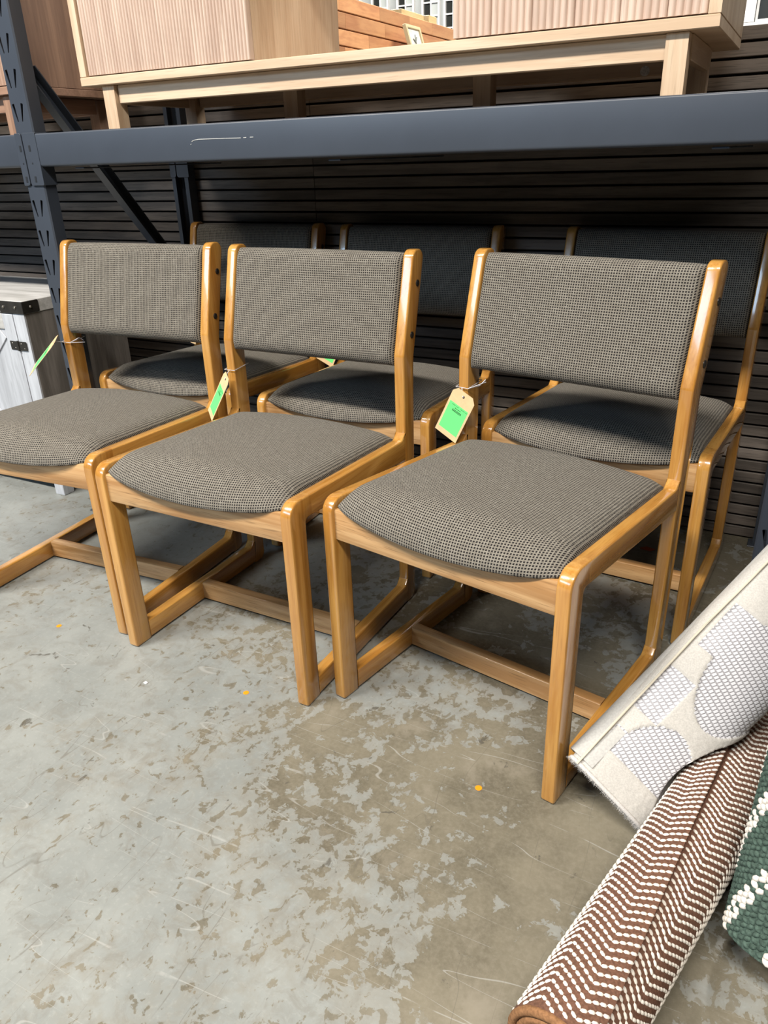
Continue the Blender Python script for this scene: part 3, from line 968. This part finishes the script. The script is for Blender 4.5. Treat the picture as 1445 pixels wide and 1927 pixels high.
# --- cream and silver pile rug, flattened roll leaning over the brown one
pile_m = plain('cream_pile', (.58, .55, .505), .95, .1, var=.10, vscale=420)
back_m = plain('rug_backing', (.52, .505, .475), .9, .1, var=.08, vscale=300)
def weave_material():
    t = NT('silver_weave')
    uv = t.n('ShaderNodeTexCoord').outputs['UV']
    sp = t.n('ShaderNodeSeparateXYZ'); t.l(uv, sp.inputs[0])
    u_, l_ = sp.outputs[0], sp.outputs[1]
    row = t.math('DIVIDE', t.math('ADD', t.math('MULTIPLY', u_, .30), l_), .0098)
    rf = t.math('FRACT', row)
    col = t.math('ADD', t.math('DIVIDE', t.math('SUBTRACT', u_, t.math('MULTIPLY', l_, .45)), .0062), t.math('MULTIPLY', t.math('FLOOR', row), .5))
    cf = t.math('FRACT', col)
    e1_ = t.math('SUBTRACT', 1, t.step(t.math('ABSOLUTE', t.math('SUBTRACT', rf, .5)), .30, .48))
    e2_ = t.math('SUBTRACT', 1, t.step(t.math('ABSOLUTE', t.math('SUBTRACT', cf, .5)), .26, .48))
    h = t.math('MULTIPLY', e1_, e2_)
    c = t.mix(h, C(.36, .345, .36), C(.72, .715, .74))
    t.bump(h, .6, .0016)
    return t.fin(c, .42, .5)
weave_m = weave_material()
rug1 = thing('rolled_rug', 'cream and silver carved-pile rug, flattened roll leaning against the nearest chair leg', 'rug', (.567, -.0920, .0600), 0, 'rolled rugs')
ax = Vector((.197, .270, .222)); e3 = ax.normalized()
wvec = Vector((.118, -.015, -.085))
e1 = (wvec - e3 * wvec.dot(e3)).normalized()
e2 = e1.cross(e3).normalized()
if e2.dot(CO - Vector((.6, 0, .1))) < 0: e2 = -e2
shear = wvec.dot(e3) / wvec.dot(e1)
RUG1 = Vector((.567, -.0920, .0600))
AX0, AXD = Vector((.6095, -.523, .0705)), Vector((.245, .9695, 0.0)).normalized()
def press(p):
    """the soft roll gives way where it rests on the brown roll and on the floor"""
    q = p + RUG1
    d = q - AX0; d -= AXD * d.dot(AXD)
    lim = RR + .0045
    if d.length < lim: q = q + d.normalized() * (lim - d.length)
    if q.z < .0015: q.z = .0015
    return q - RUG1
def inside(s, l):
    """woven (low) zones of the carved pattern, s across (-1..1), l along in metres"""
    if l < .052: return False
    if ((s - .12) / .80) ** 2 + ((l - .060) / .088) ** 2 < 1 and s > -.86: return True
    if -.86 < s < -.05 and l < .092: return True
    if -.92 < s < -.36 and .132 < l < .222 and ((s + .62) / .36) ** 4 + ((l - .176) / .050) ** 4 < 1: return True
    if ((s - .30) / .78) ** 2 + ((l - .288) / .108) ** 2 < 1: return True
    if -.80 < s < .05 and .275 < l < .37: return True
    if ((s - .98) / .26) ** 2 + ((l - .158) / .030) ** 2 < 1: return True
    if l > .43 and ((s + .1) / .8) ** 2 + ((l - .50) / .065) ** 2 < 1: return True
    if l > .58 and ((s - .2) / .7) ** 2 + ((l - .68) / .08) ** 2 < 1: return True
    return False
NL, NA = 300, 150
LL = .84
vs = []; uvv = []; fs = []; mi = []
for j in range(NL + 1):
    l = LL * j / NL
    hw_ = .074 + .014 * min(1, l / .35)
    ht = .026 + .020 * min(1, l / .22)
    for i in range(NA):
        an = 2 * math.pi * i / NA
        cx_, sx_ = math.cos(an), math.sin(an)
        a = hw_ * math.copysign(abs(cx_) ** .80, cx_); b = (ht if sx_ > 0 else .016) * math.copysign(abs(sx_) ** .72, sx_)
        s = a / hw_
        low = sx_ > -.25 and inside(s, l)
        nrm = (e1 * (cx_ / hw_) + e2 * (sx_ / ht)).normalized()
        k = 0 if low else .0034 + random.uniform(-.0005, .0005)
        end = min(1, l / .006)
        sh = shear * a * max(0, 1 - l / .25)
        vs.append(e1 * a * (1 - .02 * (1 - end)) + e2 * b * (1 - .15 * (1 - end)) + nrm * k + e3 * (l + sh)); vs[-1] = press(vs[-1]); uvv.append((a, l))
for j in range(NL):
    for i in range(NA):
        i2 = (i + 1) % NA
        fs.append((j * NA + i, j * NA + i2, (j + 1) * NA + i2, (j + 1) * NA + i))
        an = 2 * math.pi * (i + .5) / NA
        s = math.copysign(abs(math.cos(an)) ** .80, math.cos(an))
        mi.append(1 if (math.sin(an) > -.25 and inside(s, LL * (j + .5) / NL)) else 0)
fs.append(tuple(range(NA))[::-1]); mi.append(2)
fs.append(tuple(NL * NA + i for i in range(NA))); mi.append(2)
me = bpy.data.meshes.new('roll')
me.from_pydata([tuple(p) for p in vs], [], fs)
ul = me.uv_layers.new(name='UVMap')
for lp in me.loops: ul.data[lp.index].uv = uvv[lp.vertex_index]
for p, q in zip(me.polygons, mi): p.material_index = q; p.use_smooth = True
bm = bmesh.new(); bm.from_mesh(me); bmesh.ops.recalc_face_normals(bm, faces=bm.faces); bm.to_mesh(me); bm.free()
link('roll', me, [pile_m, weave_m, back_m], rug1)
# loose under-layer whose edge shows along the left side
prof = []
for i in range(14):
    an = R(100 + i * 9)
    prof.append((-.050 + .046 * math.cos(an), -.006 + .036 * math.sin(an)))
lay = [(a, b) for a, b in prof] + [(a + .005 * math.cos(R(100 + i * 9)) * -1, b - .005 * math.sin(R(100 + i * 9))) for i, (a, b) in list(enumerate(prof))[::-1]]
v, f = prism(lay, .012, LL - .01, lambda a, b, c: tuple(e1 * (a + .009 - .010 * min(1, c / .3)) + e2 * b + e3 * (c + shear * a * max(0, 1 - c / .25))), 0)
link('loose_edge', mesh('loose_edge', v, f, 40), back_m, rug1)
v, f = tube([e1 * (-.0700 - .012 * min(1, c / .3)) + e2 * (.024 + .010 * min(1, c / .25)) + e3 * (c + shear * -.07 * max(0, 1 - c / .25)) for c in [LL * k / 30 for k in range(31)]], .0022, 6)
link('edge_cord', mesh('edge_cord', v, f, 60), plain('edge_cord', (.66, .60, .48), .9, .1), rug1)
# whipped end and loose fibres
rim = []
for i in range(80):
    an = 2 * math.pi * i / 80
    cx_, sx_ = math.cos(an), math.sin(an)
    a = .0755 * math.copysign(abs(cx_) ** .80, cx_); b = (.027 if sx_ > 0 else .017) * math.copysign(abs(sx_) ** .72, sx_)
    rim.append(press(e1 * a + e2 * b + e3 * (shear * a + .001)) + Vector((0, 0, .003)))
v, f = tube(rim, .0040, 8, True)
link('whipped_edge', mesh('whipped_edge', v, f, 60), plain('whipped_yarn', (.66, .63, .60), .9, .1, var=.12, vscale=500), rug1)
v = []; f = []
for q in range(700):
    p = rim[random.randrange(80)] + (e1 * random.uniform(-1, 1) + e2 * random.uniform(-1, 1)) * .003
    d = (-e3 + e1 * random.uniform(-.8, .8) + e2 * random.uniform(-.6, .8)).normalized()
    L = random.uniform(.002, .011); w = .00022
    x = d.orthogonal().normalized(); y = d.cross(x); n = len(v)
    mid = p + d * L * .6 + x * random.uniform(-.0015, .0015)
    for k in range(3): v.append(p + (x * math.cos(2.094 * k) + y * math.sin(2.094 * k)) * w)
    for k in range(3): v.append(mid + (x * math.cos(2.094 * k) + y * math.sin(2.094 * k)) * w)
    v.append(p + d * L)
    for k in range(3): f.append((n + k, n + (k + 1) % 3, n + 3 + (k + 1) % 3, n + 3 + k)); f.append((n + 3 + k, n + 3 + (k + 1) % 3, n + 6))
o = link('loose_fibres', mesh('loose_fibres', v, f, None, False), plain('loose_fibre', (.75, .72, .68), .9, .1), rug1); o['kind'] = 'stuff'

# --- green and white braided rug standing at the right edge
green_y = plain('green_braid', (.070, .108, .086), .9, .15, var=.35, vscale=200)
rug3 = thing('rolled_rug', 'rolled dark green braided rug with white cord stripes at the right edge', 'rug', (.846, -.245, .0475), 0, 'rolled rugs')
e1, e2, e3 = frame3((.06, .46, .86), (-1, 0, 0))
e2 = e3.cross(e1)
R3 = .0930
spiral_roll('roll', green_y, rug3, Zv, e1, e2, e3, .030, R3, 3.4, .014, R(150), 1.05)
g_items = []; w_items = []
pu, pl = .0105, .0078
n_u = int(2 * math.pi * R3 / pu)
for j in range(n_u):
    an = 2 * math.pi * j / n_u
    d_ = (R(150) - an) % (2 * math.pi)
    rr = R3 - (R3 - .030) / 3.4 * d_ / (2 * math.pi) - .001
    N_ = e1 * math.cos(an) + e2 * math.sin(an); Tn = -e1 * math.sin(an) + e2 * math.cos(an)
    if N_.dot(CO - Vector((.85, -.1, .2))) < -.55: continue
    s = an * R3
    for i in range(0, 92):
        l = .004 + i * pl + (.0039 if j % 2 else 0)
        if l > .68: continue
        sd = 1 if i % 2 else -1
        dvec = (Tn * .85 + e3 * (.55 * sd)).normalized()
        b_ = N_.cross(dvec)
        q = (l - s * 1.35 + .030) % .135
        it = (N_ * rr + e3 * l + Tn * 0, dvec, b_, N_, .0062, .0041, .0048)
        if q < .0145 or .0195 < q < .034:
            w_items.append((N_ * rr + e3 * l, dvec, b_, N_, .0070, .0047, .0060))
        else: g_items.append(it)
for nm, its, mt in (('green_braids', g_items, green_y), ('white_cords', w_items, cream_m)):
    v, f = lumps(its, 6, 3)
    o = link(nm, mesh(nm, v, f, 180, False), mt, rug3); o['kind'] = 'stuff'
